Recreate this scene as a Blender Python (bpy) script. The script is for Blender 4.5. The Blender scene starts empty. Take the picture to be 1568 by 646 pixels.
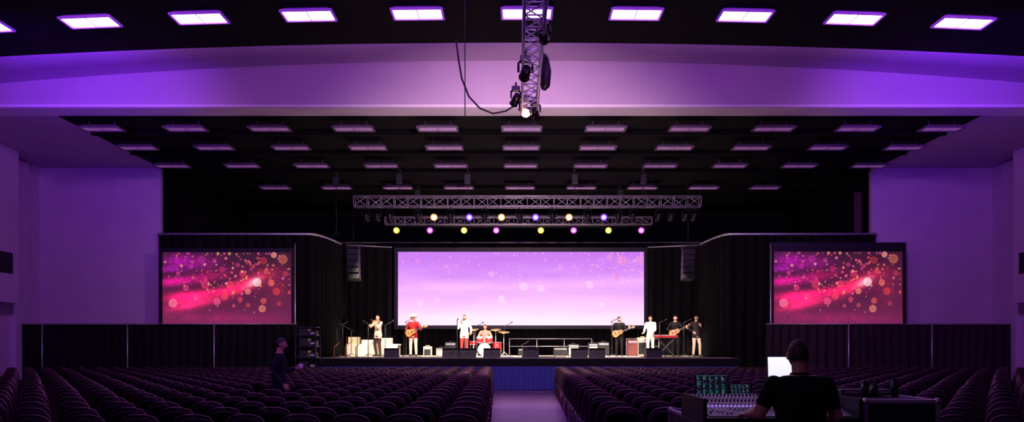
import bpy, math, random
import numpy as np
from mathutils import Vector, Matrix, Euler
random.seed(4)
SC=bpy.context.scene
COL=SC.collection
F=1200.0; VX=790.0; HY=530.0; CH=1.6
def P(px,py,d): return Vector(((px-VX)*d/F, d, CH+(HY-py)*d/F))
def lin(c):
    o=[]
    for v in c[:3]:
        v=v/255.0
        o.append(v/12.92 if v<=0.04045 else ((v+0.055)/1.055)**2.4)
    return (*o,1.0)
MATS={}
def M(name,c,rough=0.6,metal=0.0,em=None,es=0.0,noise=0.12,ns=8.0,bump=0.0):
    key=(name,tuple(c))
    if key in MATS: return MATS[key]
    m=bpy.data.materials.new(name); m.use_nodes=True
    nt=m.node_tree; b=nt.nodes['Principled BSDF']
    L=lin(c)
    tc=nt.nodes.new('ShaderNodeTexCoord'); nz=nt.nodes.new('ShaderNodeTexNoise')
    nz.inputs['Scale'].default_value=ns; nz.inputs['Detail'].default_value=4
    nt.links.new(tc.outputs['Object'],nz.inputs['Vector'])
    mr=nt.nodes.new('ShaderNodeMapRange')
    mr.inputs['To Min'].default_value=1-noise; mr.inputs['To Max'].default_value=1+noise
    mr.inputs['From Min'].default_value=0.3; mr.inputs['From Max'].default_value=0.7
    nt.links.new(nz.outputs['Fac'],mr.inputs['Value'])
    vm=nt.nodes.new('ShaderNodeVectorMath'); vm.operation='SCALE'
    vm.inputs[0].default_value=L[:3]
    nt.links.new(mr.outputs[0],vm.inputs['Scale'])
    nt.links.new(vm.outputs[0],b.inputs['Base Color'])
    b.inputs['Roughness'].default_value=rough; b.inputs['Metallic'].default_value=metal
    if rough>=.75: b.inputs['Specular IOR Level'].default_value=.15
    if em is not None:
        b.inputs['Emission Color'].default_value=lin(em); b.inputs['Emission Strength'].default_value=es
    if bump>0:
        bp=nt.nodes.new('ShaderNodeBump'); bp.inputs['Strength'].default_value=bump
        nt.links.new(nz.outputs['Fac'],bp.inputs['Height']); nt.links.new(bp.outputs[0],b.inputs['Normal'])
    MATS[key]=m; return m
def frame(o,xd,zd):
    x=Vector(xd).normalized(); z=Vector(zd); z=(z-x*z.dot(x)).normalized(); y=z.cross(x)
    m=Matrix.Identity(4)
    for i in range(3):
        m[i][0]=x[i]; m[i][1]=y[i]; m[i][2]=z[i]; m[i][3]=o[i]
    return m
class MB:
    def __init__(s): s.v=[]; s.f=[]; s.m=[]; s.s=[]; s.T=Matrix.Identity(4)
    def add(s,vs,fs,mi=0,sm=False):
        o=len(s.v); s.v+= [tuple(s.T@Vector(p)) for p in vs]
        for f in fs: s.f.append(tuple(o+i for i in f)); s.m.append(mi); s.s.append(sm)
    def box(s,c,d,mi=0,rot=None,taper=1.0):
        hx,hy,hz=d[0]/2,d[1]/2,d[2]/2; vs=[]
        for z in (-1,1):
            t=taper if z>0 else 1
            for x,y in((-1,-1),(1,-1),(1,1),(-1,1)): vs.append(Vector((x*hx*t,y*hy*t,z*hz)))
        if rot is not None:
            R=Euler(rot).to_matrix(); vs=[R@v for v in vs]
        vs=[v+Vector(c) for v in vs]
        s.add(vs,[(3,2,1,0),(4,5,6,7),(0,1,5,4),(1,2,6,5),(2,3,7,6),(3,0,4,7)],mi)
    def tube(s,pts,rs,n=8,mi=0,sm=True,cap=True,flat=1.0,up=None):
        pts=[Vector(p) for p in pts]
        if not hasattr(rs,'__len__'): rs=[rs]*len(pts)
        vs=[];fs=[];prev=None
        for i,p in enumerate(pts):
            a=pts[max(i-1,0)]; b=pts[min(i+1,len(pts)-1)]
            t=(b-a)
            if t.length<1e-9: t=Vector((0,0,1))
            t.normalize()
            if prev is None:
                u=Vector(up) if up else (Vector((0,0,1)) if abs(t.z)<0.9 else Vector((1,0,0)))
            else: u=prev
            x=(u-t*u.dot(t))
            if x.length<1e-6: x=t.orthogonal()
            x.normalize(); prev=x; y=t.cross(x)
            for k in range(n):
                an=2*math.pi*k/n; vs.append(p+x*math.cos(an)*rs[i]*flat+y*math.sin(an)*rs[i])
        for i in range(len(pts)-1):
            for k in range(n):
                a=i*n+k; b=i*n+(k+1)%n; fs.append((a,b,b+n,a+n))
        if cap:
            fs.append(tuple(range(n-1,-1,-1))); fs.append(tuple((len(pts)-1)*n+k for k in range(n)))
        s.add(vs,fs,mi,sm)
    def cyl(s,a,b,r1,r2=None,n=12,mi=0,sm=True): s.tube([a,b],[r1,r1 if r2 is None else r2],n,mi,sm)
    def ell(s,c,r,mi=0,nu=12,nv=8,rot=None,sm=True):
        vs=[];fs=[]; R=Euler(rot).to_matrix() if rot is not None else None
        vs.append(Vector((0,0,-r[2])))
        for j in range(1,nv):
            ph=-math.pi/2+math.pi*j/nv
            for i in range(nu):
                th=2*math.pi*i/nu
                vs.append(Vector((r[0]*math.cos(ph)*math.cos(th),r[1]*math.cos(ph)*math.sin(th),r[2]*math.sin(ph))))
        vs.append(Vector((0,0,r[2])))
        for i in range(nu): fs.append((0,1+(i+1)%nu,1+i))
        for j in range(nv-2):
            for i in range(nu):
                a=1+j*nu+i;b=1+j*nu+(i+1)%nu; fs.append((a,b,b+nu,a+nu))
        L=len(vs)-1
        for i in range(nu): fs.append((L,1+(nv-2)*nu+i,1+(nv-2)*nu+(i+1)%nu))
        if R: vs=[R@v for v in vs]
        vs=[v+Vector(c) for v in vs]
        s.add(vs,fs,mi,sm)
    def prism(s,out,z0,z1,mi=0,sm=False):
        n=len(out)
        vs=[(x,y,z0) for x,y in out]+[(x,y,z1) for x,y in out]
        fs=[tuple(range(n-1,-1,-1)),tuple(range(n,2*n))]+[(i,(i+1)%n,n+(i+1)%n,n+i) for i in range(n)]
        s.add(vs,fs,mi,sm)
    def mesh(s,name,mats):
        me=bpy.data.meshes.new(name); me.from_pydata(s.v,[],s.f)
        for m in mats: me.materials.append(m)
        me.polygons.foreach_set('material_index',s.m); me.polygons.foreach_set('use_smooth',s.s)
        me.update(); return me
    def obj(s,name,mats,loc=None,bevel=0,parent=None,rot=None):
        me=s.mesh(name,mats); o=bpy.data.objects.new(name,me); COL.objects.link(o)
        if loc is not None: o.location=loc
        if rot is not None: o.rotation_euler=rot
        if bevel>0:
            b=o.modifiers.new('bevel','BEVEL'); b.width=bevel; b.segments=2; b.limit_method='ANGLE'
        if parent: o.parent=parent
        return o
def spot(name,loc,target,energy,color,size=40,blend=0.5,rad=0.1,parent=None):
    l=bpy.data.lights.new(name,'SPOT'); l.energy=energy; l.color=color; l.spot_size=math.radians(size); l.spot_blend=blend; l.shadow_soft_size=rad
    o=bpy.data.objects.new(name,l); COL.objects.link(o); o.location=loc
    o.rotation_euler=(Vector(target)-Vector(loc)).to_track_quat('-Z','Y').to_euler(); return o
def area(name,loc,target,energy,color,sx,sy):
    l=bpy.data.lights.new(name,'AREA'); l.energy=energy; l.color=color; l.shape='RECTANGLE'; l.size=sx; l.size_y=sy
    o=bpy.data.objects.new(name,l); COL.objects.link(o); o.location=loc
    o.rotation_euler=(Vector(target)-Vector(loc)).to_track_quat('-Z','Y').to_euler(); return o

# ---------------- materials
wallP=M('wall_paint',(185,158,190),0.7,noise=0.04,ns=1.2)
beamP=M('beam_paint',(185,158,190),0.65,noise=0.04,ns=0.8)
trimP=M('beam_soffit_paint',(230,215,230),0.6,noise=0.03)
blackC=M('black_ceiling',(7,6,8),0.9,noise=0.4,ns=1.5)
blackW=M('black_wall',(8,7,9),0.9,noise=0.4,ns=1.0)
drapeK=M('black_velour_cloth',(9,7,10),0.85,noise=0.3,ns=6)
drapeB=M('black_drape_cloth',(15,12,17),0.85,noise=0.3,ns=6)
drapeLit=M('lit_drape_cloth',(40,27,36),0.8,noise=0.25,ns=6)  # black drape with its slight purple-brown lighting painted into the colour
drapeBlue=M('blue_skirt_cloth',(28,24,120),0.7,noise=0.2,ns=6)
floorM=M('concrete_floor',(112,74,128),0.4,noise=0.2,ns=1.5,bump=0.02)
alu=M('aluminium',(200,195,205),0.4,0.7,noise=0.05)
steel=M('dark_steel',(60,58,64),0.4,0.8,noise=0.1)
blackM=M('black_plastic',(14,14,16),0.45,noise=0.1)
blackG=M('black_gloss',(10,10,12),0.25,noise=0.1)
rubber=M('black_rubber',(10,10,10),0.7,noise=0.1)
white=M('white_plastic',(225,222,218),0.5,noise=0.04)
# ---------------- room
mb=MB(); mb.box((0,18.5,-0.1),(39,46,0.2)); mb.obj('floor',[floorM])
mb=MB(); mb.box((-18.95,13.5,5.2),(0.2,35,10.4)); mb.obj('wall_left',[wallP])
mb=MB(); mb.box((18.95,13.5,5.2),(0.2,35,10.4)); mb.obj('wall_right',[wallP])
mb=MB(); mb.box((0,-4.1,5.2),(38,0.2,10.4)); mb.obj('wall_rear',[wallP])
for sgn,nm in((-1,'wall_proscenium_left'),(1,'wall_proscenium_right')):
    mb=MB(); mb.box((sgn*16.45,31.1,4.33),(4.8,0.2,8.65)); mb.obj(nm,[wallP])
mb=MB(); mb.box((-14.15,36.2,4.33),(0.2,9.9,8.65)); mb.obj('wall_stage_left',[blackW])
mb=MB(); mb.box((14.25,36.2,4.33),(0.2,9.9,8.65)); mb.obj('wall_stage_right',[blackW])
mb=MB(); mb.box((0,41.2,4.33),(28.6,0.2,8.65)); mb.obj('wall_stage_back',[blackW])
mb=MB(); mb.box((0.1,32.65,8.75),(28.3,17.3,0.2)); mb.obj('ceiling_stage',[blackC])
for sgn,nm in((-1,'ceiling_soffit_left'),(1,'ceiling_soffit_right')):
    mb=MB(); mb.box((sgn*16.5+0.05,27.5,8.74),(4.8,7.0,0.18)); mb.obj(nm,[beamP])
def arc1(x): return 9.92-0.0019*x*x
def arc2(x): return 10.05-0.0029*x*x
xs=[-18.9+37.8*i/60 for i in range(61)]
mb=MB(); vs=[];fs=[]
for x in xs: vs+= [(x,-4,arc1(x)),(x,21.5,arc1(x)),(x,21.5,arc1(x)+0.3),(x,-4,arc1(x)+0.3)]
for i in range(60):
    for k in range(4): a=i*4+k;b=i*4+(k+1)%4; fs.append((a,b,b+4,a+4))
mb.add(vs,fs,0,False); mb.obj('ceiling',[blackC])
mb=MB(); vs=[];fs=[]
for x in xs: vs+= [(x,21.5,arc1(x)),(x,21.55,arc1(x)-0.05),(x,22.4,(arc1(x)+arc2(x))/2-0.02),(x,23.2,arc2(x)),(x,23.2,8.65)]
for i in range(60):
    for k in range(3): a=i*5+k; fs.append((a,a+1,a+6,a+5))
mb.add(vs,fs,0,True)
vs=[];fs=[]
for x in xs: vs+= [(x,23.2,arc2(x)+0.01),(x,23.2,8.65),(x,24.0,8.65),(x,24.0,arc2(x)+0.01)]
for i in range(60):
    for k in range(4):
        a=i*4+k;b=i*4+(k+1)%4; mb.add([vs[a],vs[b],vs[b+4],vs[a+4]],[(0,1,2,3)],1 if k==1 else 0)
mb.box((0,23.17,8.70),(37.8,0.06,0.07),1)
mb.obj('proscenium_beam',[beamP,trimP])
for sgn,nm in((-1,'wall_box_left'),(1,'wall_box_right')):
    mb=MB(); mb.box((sgn*18.4,26.6,5.9),(0.9,3.4,5.5),0)
    mb.box((sgn*17.95,27.4,4.55),(0.04,1.1,0.75),1)
    for k in range(7): mb.box((sgn*17.92,27.4,4.25+k*0.1),(0.05,1.0,0.03),2)
    mb.box((sgn*18.75,29.6,4.3),(0.25,0.8,8.6),0)
    mb.obj(nm,[wallP,blackM,steel],bevel=0.02)
    mb=MB(); mb.box((sgn*18.82,13,0.08),(0.06,34,0.16)); mb.obj('baseboard_left' if sgn<0 else 'baseboard_right',[blackM])
mb=MB()
for y in (25.7,28.3,31.2,34.4,37.5): mb.box((0.1,y,8.58),(28,0.16,0.14))
mb.obj('ceiling_joists',[blackC])
# ---------------- ceiling fixtures
lensOn=M('lamp_lens_on',(255,240,255),0.5,em=(245,210,255),es=4.5,noise=0)
lensOff=M('lamp_lens_off_glow',(200,170,205),0.35,em=(185,110,200),es=0.22,noise=0.25,ns=2.5)  # lamp is off; weak emission paints the purple light its lens catches
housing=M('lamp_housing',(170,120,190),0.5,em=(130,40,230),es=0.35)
housingD=M('lamp_housing_off_glow',(80,60,85),0.5,em=(150,80,180),es=0.02)  # unlit housing, faint emission for the same caught light
def fixmesh(nm,lens,hs,dp=.66):
    mb=MB()
    w=1.28
    mb.add([(-w/2,-dp/2,0),(w/2,-dp/2,0),(w/2,dp/2,0),(-w/2,dp/2,0),(-w/2+.14,-dp/2+.1,.08),(w/2-.14,-dp/2+.1,.08),(w/2-.14,dp/2-.1,.08),(-w/2+.14,dp/2-.1,.08)],
       [(4,5,6,7),(0,1,5,4),(1,2,6,5),(2,3,7,6),(3,0,4,7)],1)
    for a in(-1,1):
        mb.box((0,a*(dp/2-.02),-.02),(w,.045,.05),1); mb.box((a*(w/2-.02),0,-.02),(.045,dp-.09,.05),1)
    mb.box((0,0,-.01),(w-.12,dp-.12,.02),0)
    mb.box((0,0,-.022),(.02,dp-.12,.01),1)
    for a in (-.4,.4): mb.cyl((a,0,.08),(a,0,.25),.012,n=6,mi=1)
    return mb.mesh(nm,[lens,hs])
mOn=fixmesh('ceiling_light_on',lensOn,housing); mOff=fixmesh('ceiling_light_off',lensOff,housingD,.54)
def fix(me,x,y,z,ry=0):
    o=bpy.data.objects.new('ceiling_light',me); COL.objects.link(o); o.location=(x,y,z); o.rotation_euler=(0,ry,0)
for i in range(-5,5):
    x=0.27+i*2.7; fix(mOn,x,19.4,arc1(x)-.07,0.0038*x)
for i in range(-5,5):
    x=0.27+i*2.7; fix(mOff,x,16.2,arc1(x)-.07,0.0038*x)
for y,n in((24.55,5),(26.9,5),(29.6,5),(33.7,4)):
    for i in range(-n,n+1):
        fix(mOff,0.18+i*2.63,y,8.42)
# ---------------- trusses
def truss(name,a,b,size,mat,r=0.025,step=0.5):
    a=Vector(a);b=Vector(b);t=(b-a).normalized(); u=Vector((0,0,1)); w=t.cross(u).normalized(); L=(b-a).length
    mb=MB(); h=size/2
    cs=[(u*i+w*j)*h for i,j in((1,1),(1,-1),(-1,-1),(-1,1))]
    for c in cs: mb.cyl(a+c,b+c,r,n=8)
    n=max(1,round(L/step))
    for k in range(n):
        p=a+t*(L*k/n); q=a+t*(L*(k+1)/n)
        for f in range(4):
            c1,c2=cs[f],cs[(f+1)%4]
            if k%2: c1,c2=c2,c1
            mb.cyl(p+c1,q+c2,r*.5,n=5); mb.cyl(p+c1,p+c2,r*.55,n=5)
    for f in range(4): mb.cyl(b+cs[f],b+cs[(f+1)%4],r*.6,n=5)
    return mb.obj(name,[mat])
truss('lighting_truss',P(543,309,30),P(1072,309,30),0.38,alu,r=.028)
truss('lighting_truss',P(590,338,33),P(998,338,33),0.30,alu,r=.025,step=.42)
truss('lighting_truss',(0.27,9.6,6.52),(0.27,15.7,6.42),0.30,alu,r=.024,step=.40)
def parmesh(nm,lenscol,es,dim=False,big=1.0):
    lm=M('lens_'+nm,(255,255,255) if not dim else (60,55,65),0.2,em=lenscol,es=es,noise=0)
    lr=M('lens_rim_halo_'+nm,(90,90,90),0.2,em=lenscol,es=min(es,1.6),noise=0)  # ring emission stands in for the coloured halo around the lens
    mb=MB(); mb.T=Matrix.Scale(big,4)
    mb.tube([(0,0,-.16),(0,0,-.2),(0,0,-.38),(0,0,-.46)],[.05,.085,.10,.13],14,0)
    mb.tube([(0,0,-.459),(0,0,-.466)],[.122,.122],14,2,sm=False)
    mb.tube([(0,0,-.466),(0,0,-.470)],[.075,.075],14,1,sm=False)
    mb.tube([(-.14,0,-.3),(-.14,0,-.08),(-.1,0,-.04),(.1,0,-.04),(.14,0,-.08),(.14,0,-.3)],.012,6,0)
    mb.cyl((-.15,0,-.3),(.15,0,-.3),.018,n=8)
    for k in range(5): mb.cyl((0,0,-.22-.03*k),(0,0,-.228-.03*k),.108,n=14)
    mb.box((0,0,0),(.05,.05,.1),0)
    return mb.mesh('par_light_'+nm,[blackM,lm,lr])
pw=parmesh('warm',(255,165,95),16,big=1.15); pb=parmesh('blue',(105,60,255),12,big=1.15); py=parmesh('yellow',(225,205,50),7,big=1.05); pp=parmesh('pink',(205,70,235),7,big=1.05); po=parmesh('off',(20,15,25),0.0,True)
def par(me,loc,tgt,nm='par_light'):
    o=bpy.data.objects.new(nm,me); COL.objects.link(o); o.location=loc
    o.rotation_euler=(Vector(tgt)-Vector(loc)).to_track_quat('-Z','Y').to_euler(); return o
warm=(1,.84,.62)
for i,(x,me) in enumerate([(665,pw),(719,pb),(768,pw),(820,pb),(871,pw),(924,pb)]):
    p=P(x,328,31.6); par(me,p,(p.x*.85,25,4.2))
for i,(x,me) in enumerate([(608,py),(659,pp),(711,py),(760,pp),(828,py),(878,pp),(931,py),(981,pp)]):
    p=P(x,349,33); par(me,p,(p.x*0.85,25,3.6))
for x in [560,577,596,640,690,742,795,846,900,948,970,1010,1030,1052,1065]:
    p=P(x,320,30); par(po,p,(p.x+random.uniform(-.5,.5),33,1.2))
mb=MB(); mb.cyl(P(640,329,31.6),P(950,329,31.6),.025); mb.obj('hanging_pipe',[steel])
mb=MB(); mb.cyl(P(600,347,33),P(990,347,33),.025); mb.obj('hanging_pipe',[steel])
for x,d,y in((612,30,300),(716,30,300),(985,30,300),(880,30,300),(515,30.5,362),(640,33,331),(950,33,331)):
    a=P(x,y,d); mb=MB(); mb.cyl(a,(a.x,a.y,8.5),.012,n=6); mb.box((a.x,a.y,8.0),(.22,.2,.34)); mb.cyl((a.x,a.y,8.25),(a.x,a.y,8.45),.05); mb.tube([(a.x-.12,a.y,a.z),(a.x,a.y,a.z+.3),(a.x+.12,a.y,a.z)],.014,6); mb.obj('chain_hoist',[blackM])
def movinghead(loc,tgt,lensm,nm='spotlight',s=1.0):
    mb=MB(); d=(Vector(tgt)-Vector(loc)).normalized(); c=Vector((0,0,-.42*s))
    mb.box((0,0,-.1*s),(.26*s,.24*s,.12*s),0)
    sd=d.cross(Vector((0,0,1))).normalized()
    for a in(-1,1):
        mb.tube([sd*a*.1*s+Vector((0,0,-.14*s)),sd*a*.17*s+Vector((0,0,-.2*s)),sd*a*.17*s+c],.03*s,8,0)
    mb.tube([c-d*.2*s,c-d*.17*s,c-d*.02*s,c+d*.1*s,c+d*.2*s],[.06*s,.11*s,.125*s,.12*s,.14*s],16,0)
    mb.tube([c+d*.199*s,c+d*.208*s],[.12*s,.12*s],16,1,sm=False)
    mb.cyl((0,0,.1*s),(0,0,-.05*s),.03*s)
    return mb.obj(nm,[blackG,lensm],loc=loc)
lf=M('lens_front',(255,255,255),0.2,em=(255,170,90),es=5,noise=0); lo=po.materials[1]
movinghead((0.20,15.8,6.66),(0.1,12,4.2),lf,s=.75)
movinghead((0.38,15.6,6.5),(2,33,2),lo,s=.6)
movinghead((0.16,13.2,6.5),(-3,33,2),lo,s=.7)
movinghead((0.0,14.6,6.45),(-3,20,2),lo,s=.6)
movinghead((0.42,12.0,6.6),(3,33,2),lo,s=.6)
mb=MB(); mb.tube([(0.5,13.7,6.7),(0.51,13.7,6.62),(0.53,13.7,6.4),(0.51,13.7,6.15),(0.48,13.7,6.08)],[.03,.07,.09,.085,.04],10); mb.cyl((0.5,13.7,6.7),(0.42,13.7,6.8),.01,n=6); mb.obj('chain_bag',[blackM])
mb=MB()
cp=[P(698,60,15.6),P(702,90,15.6),P(707,120,15.6),P(718,148,15.6),P(735,166,15.6),P(755,174,15.6),P(775,170,15.6),P(800,154,15.6)]
mb.tube(cp,.018,8); mb.cyl(P(712,66,15.6)+Vector((0,0,2)),P(712,180,15.6),.010,n=6); mb.obj('power_cable',[rubber])
mb=MB(); mb.box((-18.3,23.0,9.25),(.5,.5,.7)); mb.box((-18.05,23,9.25),(.03,.4,.6),1); mb.obj('wall_speaker',[blackM,steel],bevel=.03)
# ---------------- drapes
def drape(name,path,z0,z1,mat,amp=.07,wl=.32,rail=None,poles=None):
    path=[Vector((a,b,0)) for a,b in path]
    pts=[];acc=0
    for i in range(len(path)-1):
        a,b=path[i],path[i+1];L=(b-a).length;n=max(2,int(L/.06));t=(b-a)/L;nn=Vector((-t.y,t.x,0))
        for k in range(n+(i==len(path)-2)):
            s=acc+L*k/n; pts.append((a+t*(L*k/n),nn,s))
        acc+=L
    mb=MB();vs=[];fs=[];R=6
    for p,nn,s in pts:
        ph=2*math.pi*s/wl+1.3*math.sin(s*1.7)
        for r in range(R):
            h=r/(R-1); o=amp*(math.sin(ph+.5*math.sin(3*h+s))*(1-.45*h))
            q=p+nn*o; vs.append((q.x,q.y,z0+(z1-z0)*h))
    for i in range(len(pts)-1):
        for r in range(R-1): a=i*R+r; fs.append((a,a+R,a+R+1,a+1))
    mb.add(vs,fs,0,True)
    if rail:
        mb.tube([(p.x,p.y-.06,z1+.02) for p in path],rail,8,1)
    if poles:
        for (x,y) in poles: mb.cyl((x,y,0),(x,y,z1+.08),.024,n=8,mi=1); mb.cyl((x,y,0.001),(x,y,.02),.22,n=12,mi=1)
    return mb.obj(name,[mat,alu])
def X(px,d): return (px-VX)*d/F
drape('pipe_and_drape',[(-18.6,29.5),(X(455,29.5),29.5)],0.02,2.42,drapeB,rail=.015,poles=[(X(68,29.5),29.36),(X(198,29.5),29.36),(X(330,29.5),29.36)])
drape('pipe_and_drape',[(X(1172,29.5),29.5),(18.6,29.5)],0.02,2.42,drapeLit,rail=.015,poles=[(X(1297,29.5),29.36),(X(1424,29.5),29.36)])
def rnd(x0,x1,x2,d1,d2):
    out=[(x0,d1)]
    for k in range(7):
        a=k/6*math.pi/2; out.append((x1+(x2-x1)*math.sin(a), d1+(d2-d1)*(1-math.cos(a))))
    return out
zr=CH+(HY-361)*31/F
drape('tall_stage_drape',rnd(-14,X(480,31),X(520,33.5),30.7,33.8),0.02,zr,drapeK,amp=.09,wl=.4,rail=.05)
drape('tall_stage_drape',rnd(14.1,X(1112,31),X(1075,33.5),30.7,33.8),0.02,zr,drapeK,amp=.09,wl=.4,rail=.05)
drape('stage_backdrop',[(-13.8,38.0),(13.9,38.0)],0.02,6.6,drapeB,amp=.1,wl=.45,rail=.03)
drape('stage_side_drape',[(X(528,35.5),35.8),(X(600,36.5),36.6)],1.18,6.2,drapeB,amp=.1,wl=.4,rail=.03)
drape('stage_side_drape',[(X(992,36.5),36.6),(X(1076,35.5),35.8)],1.18,6.2,drapeB,amp=.1,wl=.4,rail=.03)
mb=MB(); mb.box(P(1313,330,30.9),(.26,.12,1.8)); mb.obj('wall_pilaster',[M('rust_board',(60,28,36),.7)])
# ---------------- screens
def vcol_mat(name,es):
    m=bpy.data.materials.new(name); m.use_nodes=True; nt=m.node_tree; b=nt.nodes['Principled BSDF']
    a=nt.nodes.new('ShaderNodeVertexColor'); a.layer_name='Col'
    b.inputs['Base Color'].default_value=(.02,.02,.02,1); b.inputs['Roughness'].default_value=.8
    b.inputs['Specular IOR Level'].default_value=.05
    nt.links.new(a.outputs['Color'],b.inputs['Emission Color']); b.inputs['Emission Strength'].default_value=es
    return m
def s2l(c): return np.where(c<=0.04045,c/12.92,((c+0.055)/1.055)**2.4)
def screen(name,x0,x1,z0,z1,y,nx,ny,fn,mat,fr=.08,top=.08):
    U,V=np.meshgrid(np.linspace(0,1,nx),np.linspace(1,0,ny))
    rgb=fn(U,V); rgb=np.clip(rgb/255.,0,1); rgb=s2l(rgb)
    mb=MB(); w=x1-x0;h=z1-z0;cx=(x0+x1)/2;cz=(z0+z1)/2
    mb.box((cx,y+.06,cz),(w+.02,.08,h+.02),0)
    mb.box((x0-fr/2,y,cz),(fr,.16,h),0); mb.box((x1+fr/2,y,cz),(fr,.16,h),0)
    mb.box((cx,y,z0-fr/2),(w+2*fr,.16,fr),0); mb.box((cx,y,z1+top/2),(w+2*fr,.16,top),0)
    for xx in (x0+.25,x1-.25):
        mb.cyl((xx,y+.2,0.0 if y<30.5 else 1.17),(xx,y+.2,z0+.4),.03,mi=1); mb.cyl((xx,y+.2,z0+.3),(xx,y+.08,z0+.3),.03,mi=1)
    e=mb.obj(name,[blackM,steel])
    vs=np.stack([x0+U*w,np.full_like(U,y),z1-V*h],-1).reshape(-1,3)
    idx=np.arange(nx*ny).reshape(ny,nx)
    f=np.stack([idx[:-1,:-1],idx[:-1,1:],idx[1:,1:],idx[1:,:-1]],-1).reshape(-1,4)
    me=bpy.data.meshes.new('projected_picture'); me.from_pydata(vs.tolist(),[],f.tolist()); me.materials.append(mat)
    ca=me.color_attributes.new('Col','FLOAT_COLOR','POINT')
    ca.data.foreach_set('color',np.concatenate([rgb.reshape(-1,3),np.ones((nx*ny,1))],1).astype(np.float32).ravel())
    o=bpy.data.objects.new('projected_picture',me); COL.objects.link(o); o.parent=e
    return e
def vnoise(U,V,fx,fy,seed):
    rs=np.random.RandomState(seed); g=rs.rand(fy+2,fx+2)
    a=U*fx;b=V*fy;i=np.minimum(a.astype(int),fx);j=np.minimum(b.astype(int),fy);u=a-i;v=b-j;u=u*u*(3-2*u);v=v*v*(3-2*v)
    return (g[j,i]*(1-u)+g[j,i+1]*u)*(1-v)+(g[j+1,i]*(1-u)+g[j+1,i+1]*u)*v
AS=1.82
def G(U,V,cx,cy,sx,sy,ang=0):
    x=(U-cx)*AS;y=V-cy;c,s=math.cos(ang),math.sin(ang);xx=x*c+y*s;yy=-x*s+y*c
    return np.exp(-(xx/sx)**2-(yy/sy)**2)
def bokeh(U,V):
    A=lambda *c: np.array(c,float)
    im=A(55,20,44)*np.ones(U.shape+(1,))+ (V**1.5)[...,None]*A(55,14,32)
    n=vnoise(U,V,9,7,3)*.5+vnoise(U,V,70,90,5)*.6
    def add(g,c):
        nonlocal im; im=im+(g[...,None])*A(*c)
    add(G(U,V,.14,.12,.28,.10)*(.2+n),(100,0,100)); add(G(U,V,.12,.40,.28,.06,-.1)*(.4+n),(180,0,105)); add(G(U,V,.05,.24,.2,.04)*(.4+n),(90,0,100))
    add(G(U,V,.22,.72,.36,.07,-.22)*(.3+n),(200,15,60)); add(G(U,V,.16,.62,.3,.07,-.1)*(.4+n),(160,5,50))
    add(G(U,V,.62,.46,.30,.09,-.42)*(.3+n),(240,15,50)); add(G(U,V,.38,.56,.40,.05,-.12)*(.3+n),(190,5,55))
    add(G(U,V,.70,.42,.12,.05,-.5),(70,110,100)); add(G(U,V,.88,.42,.25,.25)*n,(80,10,20)); add(G(U,V,.3,.15,.35,.1)*n,(80,0,70)); add(G(U,V,.35,.92,.9,.08)*n,(60,5,30)); add(G(U,V,.4,.33,.4,.07,-.2)*n,(120,0,50))
    rs=np.random.RandomState(11)
    cs=[(.93,.1,.065,(200,105,75)),(.86,.04,.04,(255,190,160)),(.78,.12,.05,(175,50,55)),(.77,.79,.05,(240,140,110)),(.78,.68,.04,(235,90,85)),(.08,.71,.06,(250,130,160)),(.42,.69,.05,(240,90,130)),
        (.73,.42,.06,(255,235,225)),(.88,.55,.05,(220,60,60)),(.62,.3,.05,(220,50,90)),(.33,.45,.06,(235,50,105)),(.58,.18,.03,(200,60,110)),(.3,.1,.05,(160,40,130)),(.48,.62,.05,(240,60,90)),
        (.66,.55,.04,(255,140,125)),(.84,.43,.045,(250,110,90)),(.95,.3,.035,(180,60,70)),(.12,.3,.03,(210,50,150)),(.6,.66,.035,(230,70,90)),(.8,.27,.035,(220,80,80)),(.9,.72,.03,(190,60,70)),(.52,.45,.05,(250,60,100)),(.7,.2,.03,(210,70,80)),(.66,.74,.03,(210,70,80)),(.55,.75,.025,(220,70,100)),(.46,.24,.04,(200,40,100)),(.22,.2,.035,(200,40,160)),(.4,.12,.03,(190,60,120)),(.18,.5,.04,(240,60,140)),(.26,.62,.04,(245,70,110))]
    for k in range(190):
        t=rs.rand(); cs.append((np.clip(rs.normal(.55,.27),.02,.98),np.clip(rs.normal(.3,.22),0.02,.97),.006+.014*rs.rand()**2,(205+50*rs.rand(),50+130*rs.rand(),(150 if t<.4 else 90))))
    for cx,cy,r,c in cs:
        d=np.sqrt(((U-cx)*AS)**2+(V-cy)**2); m=np.clip((r-d)/.008+.5,0,1)*(.75 if r>.02 else .9); m=m*(.75+.25*np.clip(d/r,0,1)**3)
        im=im*(1-m[...,None])+A(*c)*m[...,None]
    return im
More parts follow.
